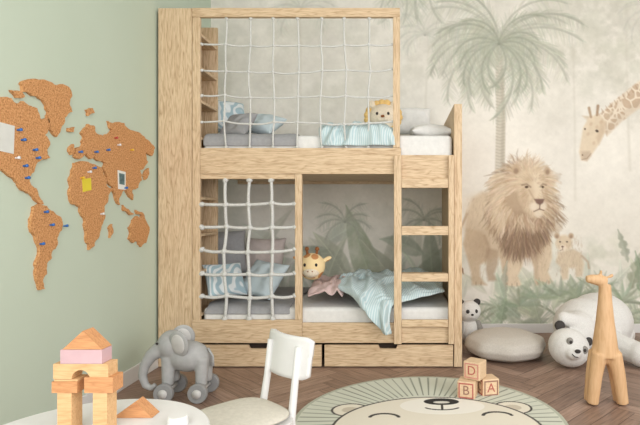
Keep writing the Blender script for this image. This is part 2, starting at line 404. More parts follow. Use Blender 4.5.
stroke([(532+f,204.5),(531.5+f,209),(526+f,211.5)],.5,(108,84,72),.75,.9); stroke([(531.5+f,209),(536+f,210.5)],.5,(108,84,72),.75,.9)
hairs(531+f,218,.5,.5,1,8,120,[(178,152,126),(148,123,101),TAN],.45,1.6,.3,2.8,.65,5,11)
# ---- cub (tucked beside the lion)
q_=-4
poly([(562+q_,252),(577+q_,249),(585+q_,253),(588+q_,264),(586+q_,276),(580+q_,277),(579+q_,268),(573+q_,268),(572+q_,279),(565+q_,280),(565+q_,268),(560+q_,262)],(211,194,169),.95,2.8)
stroke([(586+q_,256),(592+q_,262),(593+q_,268)],[1,.9,1.3],(180,156,132),.65,1.4)
blob(568+q_,243,8.2,8,(215,198,173),1,.4); blob(561+q_,236,2.7,2.9,(188,165,140),.95,.6); blob(575+q_,236,2.7,2.9,(188,165,140),.95,.6)
blob(561+q_,236.6,1.3,1.5,(142,118,100),.65,.7); blob(575+q_,236.6,1.3,1.5,(142,118,100),.65,.7)
blob(567+q_,248,3.9,3.2,(231,218,200),.9,.7); blob(566.5+q_,246.6,1.2,.85,(112,88,78),.9,.5)
blob(564+q_,241.8,.95,.85,(68,56,48),.9,.5); blob(571+q_,241.8,.95,.85,(68,56,48),.9,.5); stroke([(566.5+q_,247),(566.5+q_,249.6),(564+q_,250.6)],.3,(124,100,86),.75,.8)
for i in range(180):
    x=rng.uniform(560,586)+q_; y=rng.uniform(236,274); stroke([(x,y),(x+rng.uniform(-1,1),y+2.5)],[.35,.2],vary((174,150,125),20),.26,.8)
# ---- lower foliage in front
for i in range(30):
    frond(rng.uniform(462,730),rng.uniform(312,338),-math.pi/2+rng.uniform(-1.2,1.2),rng.uniform(30,52),1.1,vary((166,174,152),8),.52,1.0,11,18)
for i in range(46):
    x=rng.uniform(465,735); leaf(x,rng.uniform(296,332),-math.pi/2+rng.uniform(-1.3,1.3),rng.uniform(20,38),rng.uniform(4,8),vary((166,174,154),14),.7,True,i%2==0)
for (x,y,an,L,w) in ((540,325,-1.9,42,8),(560,322,-1.2,40,8),(520,318,-2.4,34,7),(583,325,-1.5,36,7),(630,290,-1.2,44,8),(645,300,-1.8,50,7),(612,318,-2.2,40,8),(500,325,-1.3,30,6),(628,262,-1.9,34,5),(640,262,-1.2,34,5)):
    leaf(x,y,an,L,w,vary((148,159,137),12),.8,True,True)
for (x,y) in ((520,306),(538,298),(560,296),(600,290),(578,298),(622,300)):
    for k in range(9): leaf(x,y,-math.pi/2+(k-4)*.42,20,2.2,vary((154,165,143),12),.75,False)
# ---- inside lower bunk
for i in range(50):
    blob(rng.uniform(212,450),rng.uniform(175,300),rng.uniform(8,22),rng.uniform(6,14),vary((218,216,206),8),.3,.8,0,1)
for i in range(46):
    leaf(rng.uniform(220,445),rng.uniform(240,320),-math.pi/2+rng.uniform(-1.3,1.3),rng.uniform(24,62),rng.uniform(3,9),vary((196,199,186),14),.55)
for (x,y,an,L,w,c) in ((345,270,-2.7,52,11,G3),(350,285,-2.2,64,12,G2),(378,300,-1.9,100,14,G3),(390,292,-1.35,66,10,G2),(404,298,-.95,84,13,G4),(330,292,-2.5,48,9,G4),(356,300,-.42,62,9,G4),(412,302,-2.25,80,12,G2),(434,292,-1.6,72,10,G3),(322,298,-1.15,66,9,G2),(250,290,-1.2,50,8,G2),(272,284,-1.9,60,9,G2),(292,296,-1.0,52,8,G3),(240,262,-2.0,42,6,G1),(424,254,-2.9,46,9,G3)):
    leaf(x,y,an+rng.uniform(-.1,.1),L,w,vary(c,12),.78,True)
for (x,y) in ((345,222),(424,220)):
    for k in range(8): frond(x,y,-math.pi/2+(k-3.5)*.5+rng.uniform(-.2,.2),rng.uniform(22,34),1.4,(190,194,180),.38,.8,7,12)
img=np.clip(img+((N3-.5)*9+(fbm(4,50)-.5)*8)[...,None],0,255)/255
lin_=np.where(img<=.04045,img/12.92,((img+.055)/1.055)**2.4)
s0=(D+BW)/F
X=((us-VX)*s0); Z=(H+(VY-vsn)*s0); X[0]=LW; X[-1]=RW; Z[0]=CZ; Z[-1]=0
XX,ZZ=np.meshgrid(X,Z); co=np.stack([XX,np.full_like(XX,BW),ZZ],-1).reshape(-1,3)
idx=np.arange(Wd*Hd).reshape(Hd,Wd); q=np.stack([idx[:-1,:-1],idx[1:,:-1],idx[1:,1:],idx[:-1,1:]],-1).reshape(-1,4)
me=bpy.data.meshes.new('wall_back'); me.from_pydata(co.tolist(),[],q.tolist())
me.color_attributes.new('paint','FLOAT_COLOR','POINT'); rgba=np.ones((Hd*Wd,4),np.float32); rgba[:,:3]=lin_.reshape(-1,3); me.color_attributes['paint'].data.foreach_set('color',rgba.ravel())
def vcmat(name,rough=.9,nb=200,amt=.05):
    m,nt,b=newmat(name,rough); a=nt.nodes.new('ShaderNodeVertexColor'); a.layer_name='paint'; nt.links.new(a.outputs[0],b.inputs['Base Color'])
    v=mapping(nt,(1,1,1)); bump(nt,b,noisen(nt,v,nb,3),amt,.003); return m
me.materials.append(vcmat('mural_wallpaper'))
ob=bpy.data.objects.new('wall_back',me); COL.objects.link(ob); ob['kind']='structure'
ob['label']='jungle mural wallpaper with lion, cub, giraffe and palm'

# ================= WORLD MAP (cork)
m,nt,b_=newmat('cork',.95); v=mapping(nt,(1,1,1)); n1=noisen(nt,v,140,4,0,.7)
nt.links.new(ramp(nt,n1,[(.32,C(146,94,54)),(.48,C(200,144,92)),(.68,C(222,172,120))]),b_.inputs['Base Color']); bump(nt,b_,n1,.4,.004); CORK=m
def LWp(px,py,off=0):
    x=LW+off; dist=-x*F/(VX-px); return Vector((x,dist-D,H+(VY-py)*dist/F))
def rough(pts,k=2,amp=.16):
    for _ in range(k):
        o=[]
        for i in range(len(pts)):
            a=pts[i]; b=pts[(i+1)%len(pts)]; L=math.hypot(b[0]-a[0],b[1]-a[1]); o.append(a)
            r=random.uniform(-amp,amp)*L; nx,ny=-(b[1]-a[1])/(L+1e-6),(b[0]-a[0])/(L+1e-6); o.append(((a[0]+b[0])/2+nx*r,(a[1]+b[1])/2+ny*r))
        pts=o
    return pts
wm=TL('world_map','cork world map cut into continents on the green wall','world map',LWp(70,185))
conts=[[(-14,95),(0,97),(8,98),(14,104),(20,101),(28,106),(34,108),(38,120),(45,118),(46,128),(42,135),(47,142),(44,150),(47,158),(38,160),(33,165),(31,172),(27,176),(28,185),(33,188),(37,198),(41,204),(38,205),(31,197),(24,192),(16,186),(10,178),(2,172),(-8,160),(-14,140)],
[(18,84),(28,79),(45,81),(60,84),(68,90),(69,97),(67,105),(70,112),(62,118),(59,126),(54,137),(48,130),(45,120),(46,112),(40,100),(30,96),(20,92)],
[(31,207),(37,204),(44,206),(50,211),(58,217),(60,225),(56,234),(55,242),(50,250),(49,258),(44,266),(44,274),(40,282),(42,289),(37,290),(34,280),(34,268),(36,256),(36,246),(31,234),(28,224)],
[(72,163),(80,161),(90,164),(98,167),(101,174),(104,185),(111,189),(106,198),(102,206),(103,216),(99,226),(97,236),(92,246),(87,250),(84,240),(83,228),(80,216),(78,207),(70,204),(67,194),(67,180),(70,170)],
[(72,157),(73,148),(80,146),(82,138),(79,133),(86,124),(92,126),(95,134),(102,136),(110,130),(106,121),(112,124),(122,123),(128,130),(138,133),(146,140),(153,148),(150,156),(144,152),(146,162),(142,168),(138,170),(140,180),(136,188),(130,190),(131,200),(127,196),(124,190),(120,192),(118,205),(113,196),(111,187),(106,183),(104,174),(101,168),(103,163),(96,161),(92,156),(88,159),(84,153),(77,159)],
[(127,228),(131,220),(135,216),(138,220),(141,213),(145,223),(147,233),(144,243),(139,247),(136,241),(131,243),(127,239)],
[(107,228),(110,224),(111,231),(108,238)],[(121,205),(126,209),(132,214),(128,215),(122,211)],[(134,210),(140,212),(141,215),(135,214)],
[(67,148),(71,144),(72,151),(69,155)],[(66,128),(72,127),(71,132),(67,132)],[(84,110),(90,108),(92,113),(86,116)],[(143,172),(147,168),(146,176),(143,180)],[(8,90),(16,91),(22,96),(14,98)]]
for pts in conts:
    p=rough(pts,2); bb=B().prism(p,lambda u,v,k:LWp(u,v,0)+Vector((.0002+.0128*k,0,0)))
    fin(bb,'map_piece',CORK,wm,smooth=False)
PINS={'b':mat_plain('pin_blue',C(40,110,190),.3,.02),'w':mat_plain('pin_white',C(235,235,235),.3,.02),'y':mat_plain('pin_yellow',C(235,190,60),.3,.02),'r':mat_plain('pin_red',C(190,70,60),.3,.02)}
pn={'b':'blue','w':'white','y':'yellow','r':'red'}
for (px,py,c) in ((18,140,'b'),(30,150,'b'),(33,158,'b'),(12,158,'w'),(22,178,'b'),(14,130,'b'),(41,212,'b'),(47,225,'b'),(37,244,'b'),(61,226,'b'),(85,172,'w'),(78,178,'y'),(92,152,'b'),(104,150,'b'),(112,138,'r'),(76,152,'b'),(90,168,'b'),(115,145,'w'),(122,188,'b'),(98,214,'w'),(128,150,'y'),(20,166,'b')):
    p=LWp(px,py); bb=B().cyl(p+Vector((.012,0,0)),p+Vector((.02,0,0)),.004,.003,12).cyl(p+Vector((.02,0,0)),p+Vector((.030,0,.002)),.005,.006,12)
    fin(bb,'push_pin',PINS[c],label=pn[c]+' push pin stuck in the cork map',cat='push pin',group='push pins on the cork map')
def note(name,pts,mat,label,cat,extra=None):
    bb=B().prism(pts,lambda u,v,k:LWp(u,v)+Vector((.0128+.0014*k,0,0))); o=fin(bb,name,mat,smooth=False,label=label,cat=cat)
    if extra: fin(B().prism(extra[0],lambda u,v,k:LWp(u,v)+Vector((.0142+.0008*k,0,0))),'picture_print',extra[1],o,smooth=False)
note('sticky_note',[(79,179),(88,178),(88.5,190),(80,192)],mat_plain('yellow_paper',C(226,208,60),.8,.02),'yellow sticky note pinned to the cork map','note')
note('photo_card',[(115,170),(123,172),(123,190),(115.5,189)],mat_plain('card_white',C(232,232,226),.6,.02),'small white-framed photo pinned to the cork map','photo',([(116.3,173),(121.8,174.2),(121.8,185),(116.6,184)],mat_plain('print_teal',C(96,126,130),.5,.3,60)))
note('paper_sheet',[(-8,121),(11,126),(10,154),(-8,150)],mat_plain('paper_white',C(216,218,212),.8,.02),'white paper sheet pinned to the cork map','paper')

# ================= BUNK BED
def bx(name,mat,x0,x1,y0,y1,z0,z1,par,bv=.003,**k): return fin(B().box(x0,x1,y0,y1,z0,z1),name,mat,par,smooth=True,bevel=bv,**k)
Xp=lambda px:(px-VX)*D/F
Zp=lambda py:H+(VY-py)*D/F
bed=TL('bunk_bed','light oak bunk bed with white rope nets, ladder and drawers','bunk bed',(-.54,.42,0))
xl=-1.44
bx('tower_front_panel',OAKZ,xl,Xp(192)-.0015,0,.022,0.004,Zp(8),bed)
bx('corner_post',OAKZ,Xp(192)+.0015,Xp(200),-.002,.024,.145,Zp(17)-.001,bed)
bx('tower_back_panel',OAKZ,xl,Xp(200),.29,.31,.004,Zp(10),bed)
bx('tower_side_panel',OAKZ,xl,xl+.018,.023,.289,.004,Zp(10),bed)
for z in (1.98,1.78,1.58,1.36,1.0,.78,.56,.3):
    bx('shelf',OAKY,xl+.019,Xp(200),.026,.289,z,z+.018,bed)
bx('top_rail',OAKX,Xp(192)+.001,Xp(400),-.004,.026,Zp(17),Zp(8),bed)
bx('guard_post',OAKZ,Xp(393),Xp(400),-.004,.026,Zp(148)+.001,Zp(17)-.001,bed)
bx('upper_side_rail',OAKX,Xp(200)+.001,Xp(401),-.004,.026,Zp(174),Zp(148),bed)
bx('ladder_side_rail',OAKX,Xp(401)+.001,Xp(454)-.001,-.002,.026,Zp(179),Zp(155),bed)
bx('foot_panel',OAKZ,Xp(454),Xp(462),-.004,.88,.004,Zp(104),bed)
bx('middle_post',OAKZ,Xp(295),Xp(302),-.004,.026,Zp(320)+.001,Zp(174)-.001,bed)
bx('net_top_rail',OAKX,Xp(200)+.001,Xp(295)-.001,-.002,.024,Zp(179),Zp(174)-.001,bed)
bx('lower_side_rail',OAKX,Xp(192)+.001,Xp(302),-.004,.026,Zp(343),Zp(320),bed)
bx('lower_side_rail',OAKX,Xp(302)+.001,Xp(454)-.001,-.002,.024,Zp(343),Zp(323),bed)
bx('mattress_base',OAKX,Xp(200)+.001,Xp(454)-.001,.03,.86,1.16,1.19,bed)
bx('mattress_base',OAKX,Xp(200)+.001,Xp(454)-.001,.03,.86,.15,.17,bed)
bx('back_rail',OAKX,Xp(192),Xp(454)-.001,.862,.88,1.14,1.3,bed)
ld=bx('ladder',OAKZ,Xp(394),Xp(401.5),-.03,-.005,Zp(343),Zp(156),bed)
bx('ladder_post',OAKZ,Xp(448),Xp(453.5),-.03,-.005,Zp(343),Zp(156),ld)
for a,b in ((179,188),(226,235),(273,281),(319,326)):
    bx('rung',OAKX,Xp(401.5)+.001,Xp(448)-.001,-.028,.05 if b<300 else -.006,Zp(b),Zp(a),ld)
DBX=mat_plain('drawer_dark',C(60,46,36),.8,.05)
for a,b,h0,h1 in ((194,321.6,250,266),(324.6,453,380,396)):
    zt=Zp(345); z0=.008
    pts=[(Xp(a),z0),(Xp(b),z0),(Xp(b),zt),(Xp(h1)+.01,zt),(Xp(h1),zt-.022),(Xp(h0),zt-.022),(Xp(h0)-.01,zt),(Xp(a),zt)]
    d=fin(B().prism(pts,lambda u,v,k:Vector((u,-.004+.02*k,v))),'drawer',OAKX,bed,smooth=False)
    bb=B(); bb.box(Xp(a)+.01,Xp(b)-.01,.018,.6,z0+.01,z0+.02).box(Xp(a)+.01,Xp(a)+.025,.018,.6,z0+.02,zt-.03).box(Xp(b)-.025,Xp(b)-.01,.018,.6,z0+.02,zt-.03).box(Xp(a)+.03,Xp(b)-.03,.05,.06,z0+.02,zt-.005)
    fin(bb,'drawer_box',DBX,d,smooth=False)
def net(x0,x1,z0,z1,nc,nr,amp,r,seed,kb=2.3):
    random.seed(seed); G={}
    for i in range(nc+1):
        for j in range(nr+1):
            x=x0+(x1-x0)*i/nc; z=z0+(z1-z0)*j/nr; e=(0<i<nc) ; f=(0<j<nr)
            G[i,j]=Vector((x+(random.uniform(-amp,amp) if e else 0),.011+(random.uniform(-.01,.01) if e and f else 0),z+(random.uniform(-amp,amp) if f else 0)-(math.sin(math.pi*i/nc)*amp*1.2 if f else 0)))
    bb=B()
    def seg(a,b,sag):
        return [a.lerp(b,t)+Vector((sag[0]*math.sin(math.pi*t),0,sag[1]*math.sin(math.pi*t))) for t in (0,.25,.5,.75)]
    for i in range(1,nc):
        p=[]
        for j in range(nr): p+=seg(G[i,j],G[i,j+1],(random.uniform(-.004,.004),0))
        bb.tube(p+[G[i,nr]],r,8)
    for j in range(1,nr):
        p=[]
        for i in range(nc): p+=seg(G[i,j],G[i+1,j],(0,-random.uniform(.001,.010)))
        bb.tube(p+[G[nc,j]],r,8)
    for i in range(nc+1):
        for j in range(nr+1):
            if (0<i<nc) or (0<j<nr):
                bb.ell(G[i,j],(r*kb,r*1.8,r*1.6),Matrix.Rotation(random.uniform(-.9,.9),4,'Y'),seg=10)
    return bb
fin(net(Xp(201),Xp(393),Zp(147),Zp(18),8,5,.008,.0056,3),'rope_net',ROPE,bed)
fin(net(Xp(201),Xp(295),Zp(319),Zp(180),4,6,.008,.0096,4,2.1),'rope_net',ROPE,bed)
# ---- mattresses
def mattress(x0,x1,z0,z1,mat,label):
    return fin(B().box(x0,x1,.035,.855,z0,z1),'mattress',mat,smooth=True,bevel=.025,label=label,cat='mattress')
mu=mattress(Xp(200)+.004,.315,1.192,1.39,LINEN,'white mattress with grey sheet on the upper bunk')
ml=mattress(Xp(200)+.004,.315,.172,.35,LINEN,'white mattress with grey sheet on the lower bunk')
def cloth(name,path,xf,mat,label,cat,amp=.012,th=.012,fr=7,seed=0,nu=40,nv=36,par=None,yf=None):
    pts=[Vector(p) for p in path]; L=[0]
    for a,b in zip(pts,pts[1:]): L.append(L[-1]+(b-a).length)
    def at(t):
        s=t*L[-1]
        for i in range(len(pts)-1):
            if s<=L[i+1]+1e-9: return pts[i].lerp(pts[i+1],(s-L[i])/(L[i+1]-L[i]))
        return pts[-1].copy()
    def sm(t): return (at(max(0,t-.04))+at(t)+at(min(1,t+.04)))/3
    def fn(u,t):
        tt=t if yf is None else yf(u,t)
        p=sm(tt); a,b=xf(t); x=a+(b-a)*u
        w1=noise.noise(Vector((x*3,tt*2.5,seed+5)))
        nz=noise.noise(Vector((x*fr,tt*4+seed,seed)))+.5*noise.noise(Vector((x*fr*2.3,tt*7,seed+3)))
        fold=1-abs(noise.noise(Vector((x*fr*1.1+tt*2+w1,tt*3.2-x*2,seed+7))))*3.2
        fold2=1-abs(noise.noise(Vector((x*fr*2.1-tt*3,tt*6+w1*2,seed+17))))*3
        q=sm(min(1,tt+.02))-sm(max(0,tt-.02)); nrm=Vector((-q.y,q.x))
        if nrm.length<1e-9: nrm=Vector((0,1))
        nrm.normalize()
        if nrm.y<-.5: nrm=-nrm
        if nrm.x>.3: nrm=-nrm
        ed=min(1,min(u,1-u)*8)**.5
        h=amp*max(.05,(.5+nz*.5+max(0,fold)*.9+max(0,fold2)*.35))*(.35+.65*ed)
        return Vector((x+.02*noise.noise(Vector((tt*6,u*3,seed+9))),p.x+nrm.x*h,p.y+nrm.y*h))
    return fin(B().grid(fn,nu,nv),name,mat,par,solid=th,sub=1,label=label,cat=cat)
cloth('sheet',[(.8,.36),(.06,.36),(.032,.345),(.031,.3)],lambda t:(Xp(200)+.01,-.66),GREYS,None,None,.004,.006,5,2,par=ml)
cloth('sheet',[(.8,1.40),(.06,1.40),(.032,1.385),(.031,1.31)],lambda t:(Xp(200)+.01,-.62),GREYS,None,None,.004,.006,5,5,par=mu)
cloth('blanket',[(.75,1.40),(.45,1.415),(.2,1.43),(.08,1.425),(.045,1.40),(.036,1.36),(.035,1.31)],lambda t:(-.56+.08*t,-.01),MINT,'mint striped blanket heaped on the upper bunk','blanket',.034,.012,9,21,70,54)
cloth('blanket',[(.80,.41),(.5,.47),(.25,.455),(.08,.42),(-.018,.365),(-.036,.31),(-.038,.20)],lambda t:(-.40+.16*max(0,t-.8)/.2+.02*math.sin(t*9),.27-.32*max(0,min(1,(t-.70)/.12))),MINT,'mint striped blanket spread over the lower mattress and rail','blanket',.040,.012,6,4,80,70,yf=lambda u,t:t*(.84+.16*min(1,u*1.25)))
cloth('throw',[(.7,.38),(.45,.44),(.2,.44),(.07,.395)],lambda t:(-.59+.03*t,-.33-.02*t),PINKG,'dusty pink throw blanket on the lower bunk','blanket',.034,.012,7,8,50,40)
def pillow(c,w,h,t,rot,mat,label,name='pillow',seed=0):
    bb=B()
    def f(sg):
        def fn(u,v):
            a=u*2-1;b=v*2-1; e=max(0,1-abs(a)**3)**.55*max(0,1-abs(b)**3)**.55
            k=1-.10*(1-abs(b)**2)*abs(a)**4; k2=1-.10*(1-abs(a)**2)*abs(b)**4
            return Vector((a*w/2*k,b*h/2*k2,sg*t/2*e*(1+.35*noise.noise(Vector((a*2.5,b*2.5,sg+seed))))))
        return fn
    bb.grid(f(1),18,18); bb.grid(f(-1),18,18); bmesh.ops.remove_doubles(bb.bm,verts=bb.bm.verts[:],dist=.0005)
    M=Matrix.Translation(c)@Euler([math.radians(r) for r in rot],'XYZ').to_matrix().to_4x4()
    return fin(bb,name,mat,M=M,sub=1,label=label,cat='pillow')
pillow(W(226,117,.46),.30,.27,.11,(66,0,38),BLUES,'blue striped pillow leaning in the upper bunk',seed=1)
pillow(W(262,124,.38),.28,.22,.09,(35,10,-20),PALEB,'pale blue pillow lying in the upper bunk',seed=2)
pillow(W(238,125,.15),.22,.2,.08,(50,0,-25),GREYS,'small grey cushion in the upper bunk',seed=3)
pillow(W(412,121,.62),.30,.24,.10,(62,0,5),LINEN,'white pillow standing on the upper bunk',seed=4)
pillow(W(430,132,.3),.28,.3,.09,(6,0,5),LINEN,'white pillow lying on the upper bunk',seed=14)
pillow(W(222,252,.6),.36,.34,.12,(68,0,25),GREYS,'grey pillow leaning in the lower bunk',seed=5)
pillow(W(225,280,.16),.26,.24,.09,(60,0,40),BLUES,'blue striped pillow leaning in the lower bunk',seed=6)
pillow(W(264,258,.68),.32,.32,.11,(72,0,-6),mat_plain('taupe',C(196,184,180),.9,.04,40),'taupe pillow leaning against the mural wall',seed=7)
pillow(W(263,279,.28),.30,.28,.10,(50,5,-28),PALEB,'pale blue pillow in the lower bunk',seed=8)
# ================= PLUSH
FUR=lambda n,c,v=.08:mat_plain(n,c,.95,v,160,.5)
LF=FUR('plush_yellow',C(236,198,128),.1); CR=FUR('plush_cream',C(236,222,200)); PB=FUR('plush_brown',C(150,96,56))
def plush_lion(c,s):
    e=TL('plush_lion','yellow lion plush with curly mane sitting in bedding','plush toy',(c.x,c.y,c.z-1.15*s))
    bb=B().ell(c,(s*.82,s*.62,s*.76)).ell(c-Vector((0,0,s*.7)),(s*.5,s*.5,s*.42)).ell(c+Vector((-s*.66,0,s*.74)),(s*.24,s*.16,s*.24)).ell(c+Vector((s*.66,0,s*.74)),(s*.24,s*.16,s*.24)).ell(c+Vector((-s*.14,-s*.54,-s*.2)),(s*.2,s*.16,s*.17)).ell(c+Vector((s*.14,-s*.54,-s*.2)),(s*.2,s*.16,s*.17))
    fin(bb,'body',CR,e,remesh=s*.05,smo=4)
    bb=B(); random.seed(2)
    for i in range(19):
        a=i/19*2*math.pi
        bb.ell(c+Vector((math.cos(a)*s*.92,s*.12,math.sin(a)*s*.84)),s*random.uniform(.19,.25),seg=12)
    fin(bb,'mane',LF,e)
    for d in (-1,1): fin(B().ell(c+Vector((d*s*.32,-s*.54,s*.1)),(s*.085,s*.07,s*.1),seg=10),'eye',DARK,e)
    fin(B().ell(c+Vector((0,-s*.72,-s*.08)),(s*.12,s*.07,s*.08),seg=10),'nose',PB,e)
plush_lion(W(383,117,.2),.108)
m,nt,b_=newmat('giraffe_plush',.95); v=mapping(nt,(1,1,1)); vo=nt.nodes.new('ShaderNodeTexVoronoi'); vo.inputs['Scale'].default_value=16; nt.links.new(v,vo.inputs['Vector'])
nt.links.new(ramp(nt,vo.outputs['Distance'],[(.40,C(196,138,88)),(.45,C(242,216,166))]),b_.inputs['Base Color']); GP=m
def plush_giraffe(c,s):
    e=TL('plush_giraffe','yellow spotted giraffe plush sitting on the lower bunk','plush toy',(c.x,c.y,.37))
    bb=B().ell(c,(s*.86,s*.66,s*.84)).ell(c+Vector((0,s*.1,-s*.6)),(s*.6,s*.55,s*.3))
    bb.ell(c+Vector((-s*.98,.1*s,s*.45)),(s*.32,s*.12,s*.16),Matrix.Rotation(.5,4,'Y')).ell(c+Vector((s*.98,.1*s,s*.45)),(s*.32,s*.12,s*.16),Matrix.Rotation(-.5,4,'Y'))
    fin(bb,'body',GP,e,remesh=s*.06)
    fin(B().ell(c+Vector((0,-s*.40,-s*.36)),(s*.52,s*.34,s*.34)),'muzzle',CR,e)
    for d in (-1,1):
        fin(B().tube([c+Vector((d*s*.28,0,s*.7)),c+Vector((d*s*.33,0,s*1.05))],[s*.09,s*.08]).ell(c+Vector((d*s*.33,0,s*1.1)),s*.14,seg=12),'horn',PB,e)
        fin(B().ell(c+Vector((d*s*.36,-s*.58,s*.12)),(s*.09,s*.06,s*.11),seg=10),'eye',DARK,e)
        fin(B().ell(c+Vector((d*s*.14,-s*.72,-s*.28)),(s*.05,s*.03,s*.04),seg=8),'nostril',PB,e)
plush_giraffe(W(312,266,.24),.10)
WF=FUR('plush_white',C(224,222,218),.05); BF=FUR('plush_black',C(66,62,60),.1); GRF=FUR('plush_grey',C(150,146,140),.1)
def bear(c,s,name,label,yaw=0):
    e=TL(name,label,'plush toy',(c.x,c.y,0)); R=Matrix.Translation(c)@Matrix.Rotation(yaw,4,'Z')
    V=lambda x,y,z:R@Vector((x*s,y*s,z*s))
    zb=-c.z/s
    fin(B().ell(V(0,0,0),(s,s*.85,s*.88)).ell(V(0,.2,(zb-.5)/2),(s*.85,s*.75,(c.z-.5*s)/2)).ell(V(0,-.5,-.25),(s*.42,s*.35,s*.34)),'body',WF,e,remesh=s*.07)
    for d in (-1,1):
        fin(B().ell(V(d*.72,.05,.72),(s*.3,s*.18,s*.3)),'ear',BF,e)
        fin(B().ell(V(d*.36,-.76,.1),(s*.15,s*.1,s*.17),seg=12),'eye_patch',BF,e)
        fin(B().tube([V(d*.7,.1,-.9),V(d*.95,-.4,max(zb+.35,-1.7))],[s*.3,s*.27]),'arm',GRF,e,remesh=s*.08)
    fin(B().ell(V(0,-.86,-.16),(s*.12,s*.08,s*.09),seg=10),'nose',BF,e)
bear(W(469,311,.6),.085,'plush_panda','small black and white panda plush sitting by the mural wall',.2)
def lying():
    e=TL('plush_bear','large white bear plush lying on the parquet with tilted head','plush toy',(1.1,.2,0))
    hc=Vector((1.005,.0,.120)); R=Matrix.Translation(hc)@Matrix.Rotation(math.radians(30),4,'Y')@Matrix.Rotation(math.radians(-14),4,'X')
    V=lambda x,y,z:R@Vector((x,y,z))
    bb=B().ell(hc,(.124,.112,.112),Matrix.Rotation(math.radians(30),4,'Y')).ell((1.20,.28,.19),(.20,.19,.18)).ell((1.32,.36,.20),(.22,.2,.19)).ell((1.11,.15,.18),(.12,.12,.13)).ell(V(0,-.090,-.033),(.047,.042,.037))
    bb.tube([(1.3,.2,.12),(1.42,.02,.08)],[.08,.07]).ell((1.43,0,.078),.073).tube([(1.38,.4,.12),(1.52,.3,.08)],[.075,.065]).tube([(1.10,.10,.25),(1.0,.08,.275)],[.05,.042]).ell((1.0,.08,.275),.043)
    fin(bb,'body',WF,e,remesh=.008,smo=4)
    for d in (-1,1):
        fin(B().ell(V(d*.096,.02,.092),(.032,.02,.030)),'ear',BF,e)
        fin(B().ell(V(d*.049,-.097,.015),(.020,.013,.024),seg=14),'eye_patch',GRF,e)
        fin(B().ell(V(d*.047,-.109,.012),(.009,.006,.010),seg=12),'eye',BF,e)
    fin(B().ell(V(0,-.134,-.019),(.018,.010,.012),seg=10),'nose',BF,e)
    fin(B().tube([V(-.02,-.125,-.047),V(0,-.132,-.054),V(.02,-.125,-.047)],.0028,6),'mouth',BF,e)
lying()
def pouf():
    bb=B(); prof=[(0,.005),(.17,.0),(.235,.028),(.258,.07),(.24,.118),(.16,.148),(.04,.156),(0,.150)]
    def fn(u,v):
        k=v*(len(prof)-1); i=min(int(k),len(prof)-2); f=k-i; r=prof[i][0]*(1-f)+prof[i+1][0]*f; z=prof[i][1]*(1-f)+prof[i+1][1]*f
        a=u*2*math.pi; r*=1+.03*math.cos(a*8)*math.sin(v*math.pi); return Vector((r*math.cos(a),r*math.sin(a),z))
    bb.grid(fn,64,21); bmesh.ops.remove_doubles(bb.bm,verts=bb.bm.verts[:],dist=.0005)
    fin(bb,'pouf',mat_plain('pouf_fabric',C(202,196,187),.95,.05,120,.3),M=Matrix.Translation((.68,.27,0.0)),sub=1,label='grey beige round floor pouf beside the bunk bed',cat='pouf')
pouf()
GWD=mat_wood('giraffe_wood','z',C(212,174,132),C(208,169,126),C(199,158,114),.8,.7)
def wgir():
    Y=-.58; e=TL('wooden_giraffe','light wooden giraffe figure standing on the parquet','toy',(W(605,400,Y).x,Y,0))
    w=lambda px,py,dy=0:W(px,py,Y)+Vector((0,dy,0))
    def lg(px,dy): 
        p=w(px,402,dy); p.z=.006; return p
    bb=B()
    bb.tube([w(605,284),w(605,300),w(605,322),w(605,340),w(605,356)],[.028,.033,.044,.056,.063],20)
    bb.ell(w(605,352),(.068,.042,.06))
    bb.tube([w(606,282),w(598,280),w(591,279),w(586,279)],[.028,.027,.023,.016],16)
    for dy in (-.02,.02):
        bb.tube([w(598,352,dy),w(594,374,dy),lg(591,dy)],[.038,.032,.028],14)
        bb.tube([w(612,352,dy),w(617,374,dy),lg(621,dy)],[.038,.032,.028],14)
    bb.ell(w(611,276),(.016,.008,.010),Matrix.Rotation(-.5,4,'Y')).ell(w(601,272),(.007,.012,.012))
    fin(bb,'body',GWD,e,remesh=.005,smo=8)
wgir()
# ================= letter blocks
RED=mat_plain('paint_red',C(182,98,88),.6,.04); TEAL=mat_plain('paint_brown',C(150,108,92),.6,.04); PINKP=mat_plain('paint_pink',C(206,142,128),.6,.04)
BLKW=mat_wood('block_wood','x',C(226,198,164),C(220,190,154),C(208,176,138),2,.5)
def lblock(x,y,z,s,yaw,ch,cm,label):
    M0=Matrix.Translation((x,y,z))@Matrix.Rotation(yaw,4,'Z')
    e=TL('letter_block',label,'toy block',(x,y,z),'letter blocks by the rug')
    fin(B().box(-s/2,s/2,-s/2,s/2,0,s),'body',BLKW,e,M=M0,bevel=.004)
    for k,(c2,mm) in enumerate(zip(ch,(cm,cm[::-1]))):
        Mf=M0@Matrix.Rotation(k*math.pi/2*(-1),4,'Z')@Matrix.Translation((0,-s/2-.0003,s/2))@Matrix.Rotation(math.pi/2,4,'X')
        o=s*.42;i=s*.35
        bb=B()
        for a in ((-o,o,i,o),(-o,o,-o,-i),(-o,-i,-i,i),(i,o,-i,i)): bb.box(a[0],a[1],a[2],a[3],0,.001)
        fin(bb,'painted_frame',mm[0],e,smooth=False,M=Mf)
        bb=B(); vv,ff=LET[c2]; q=[bb.bm.verts.new(Vector(p)*s*.72) for p in vv]
        for f in ff:
            try: bb.bm.faces.new([q[i_] for i_ in f])
            except ValueError: pass
        fin(bb,'letter',mm[1],e,smooth=False,M=Mf)
bp=W(467,402,-.56); s=.088
lblock(bp.x+.012,-.49,0,s,math.radians(-18),'BE',(RED,TEAL),'wooden letter block with painted B on the parquet')
lblock(bp.x+.119,-.45,0,s,math.radians(14),'AC',(TEAL,RED),'wooden letter block with painted A on the parquet')
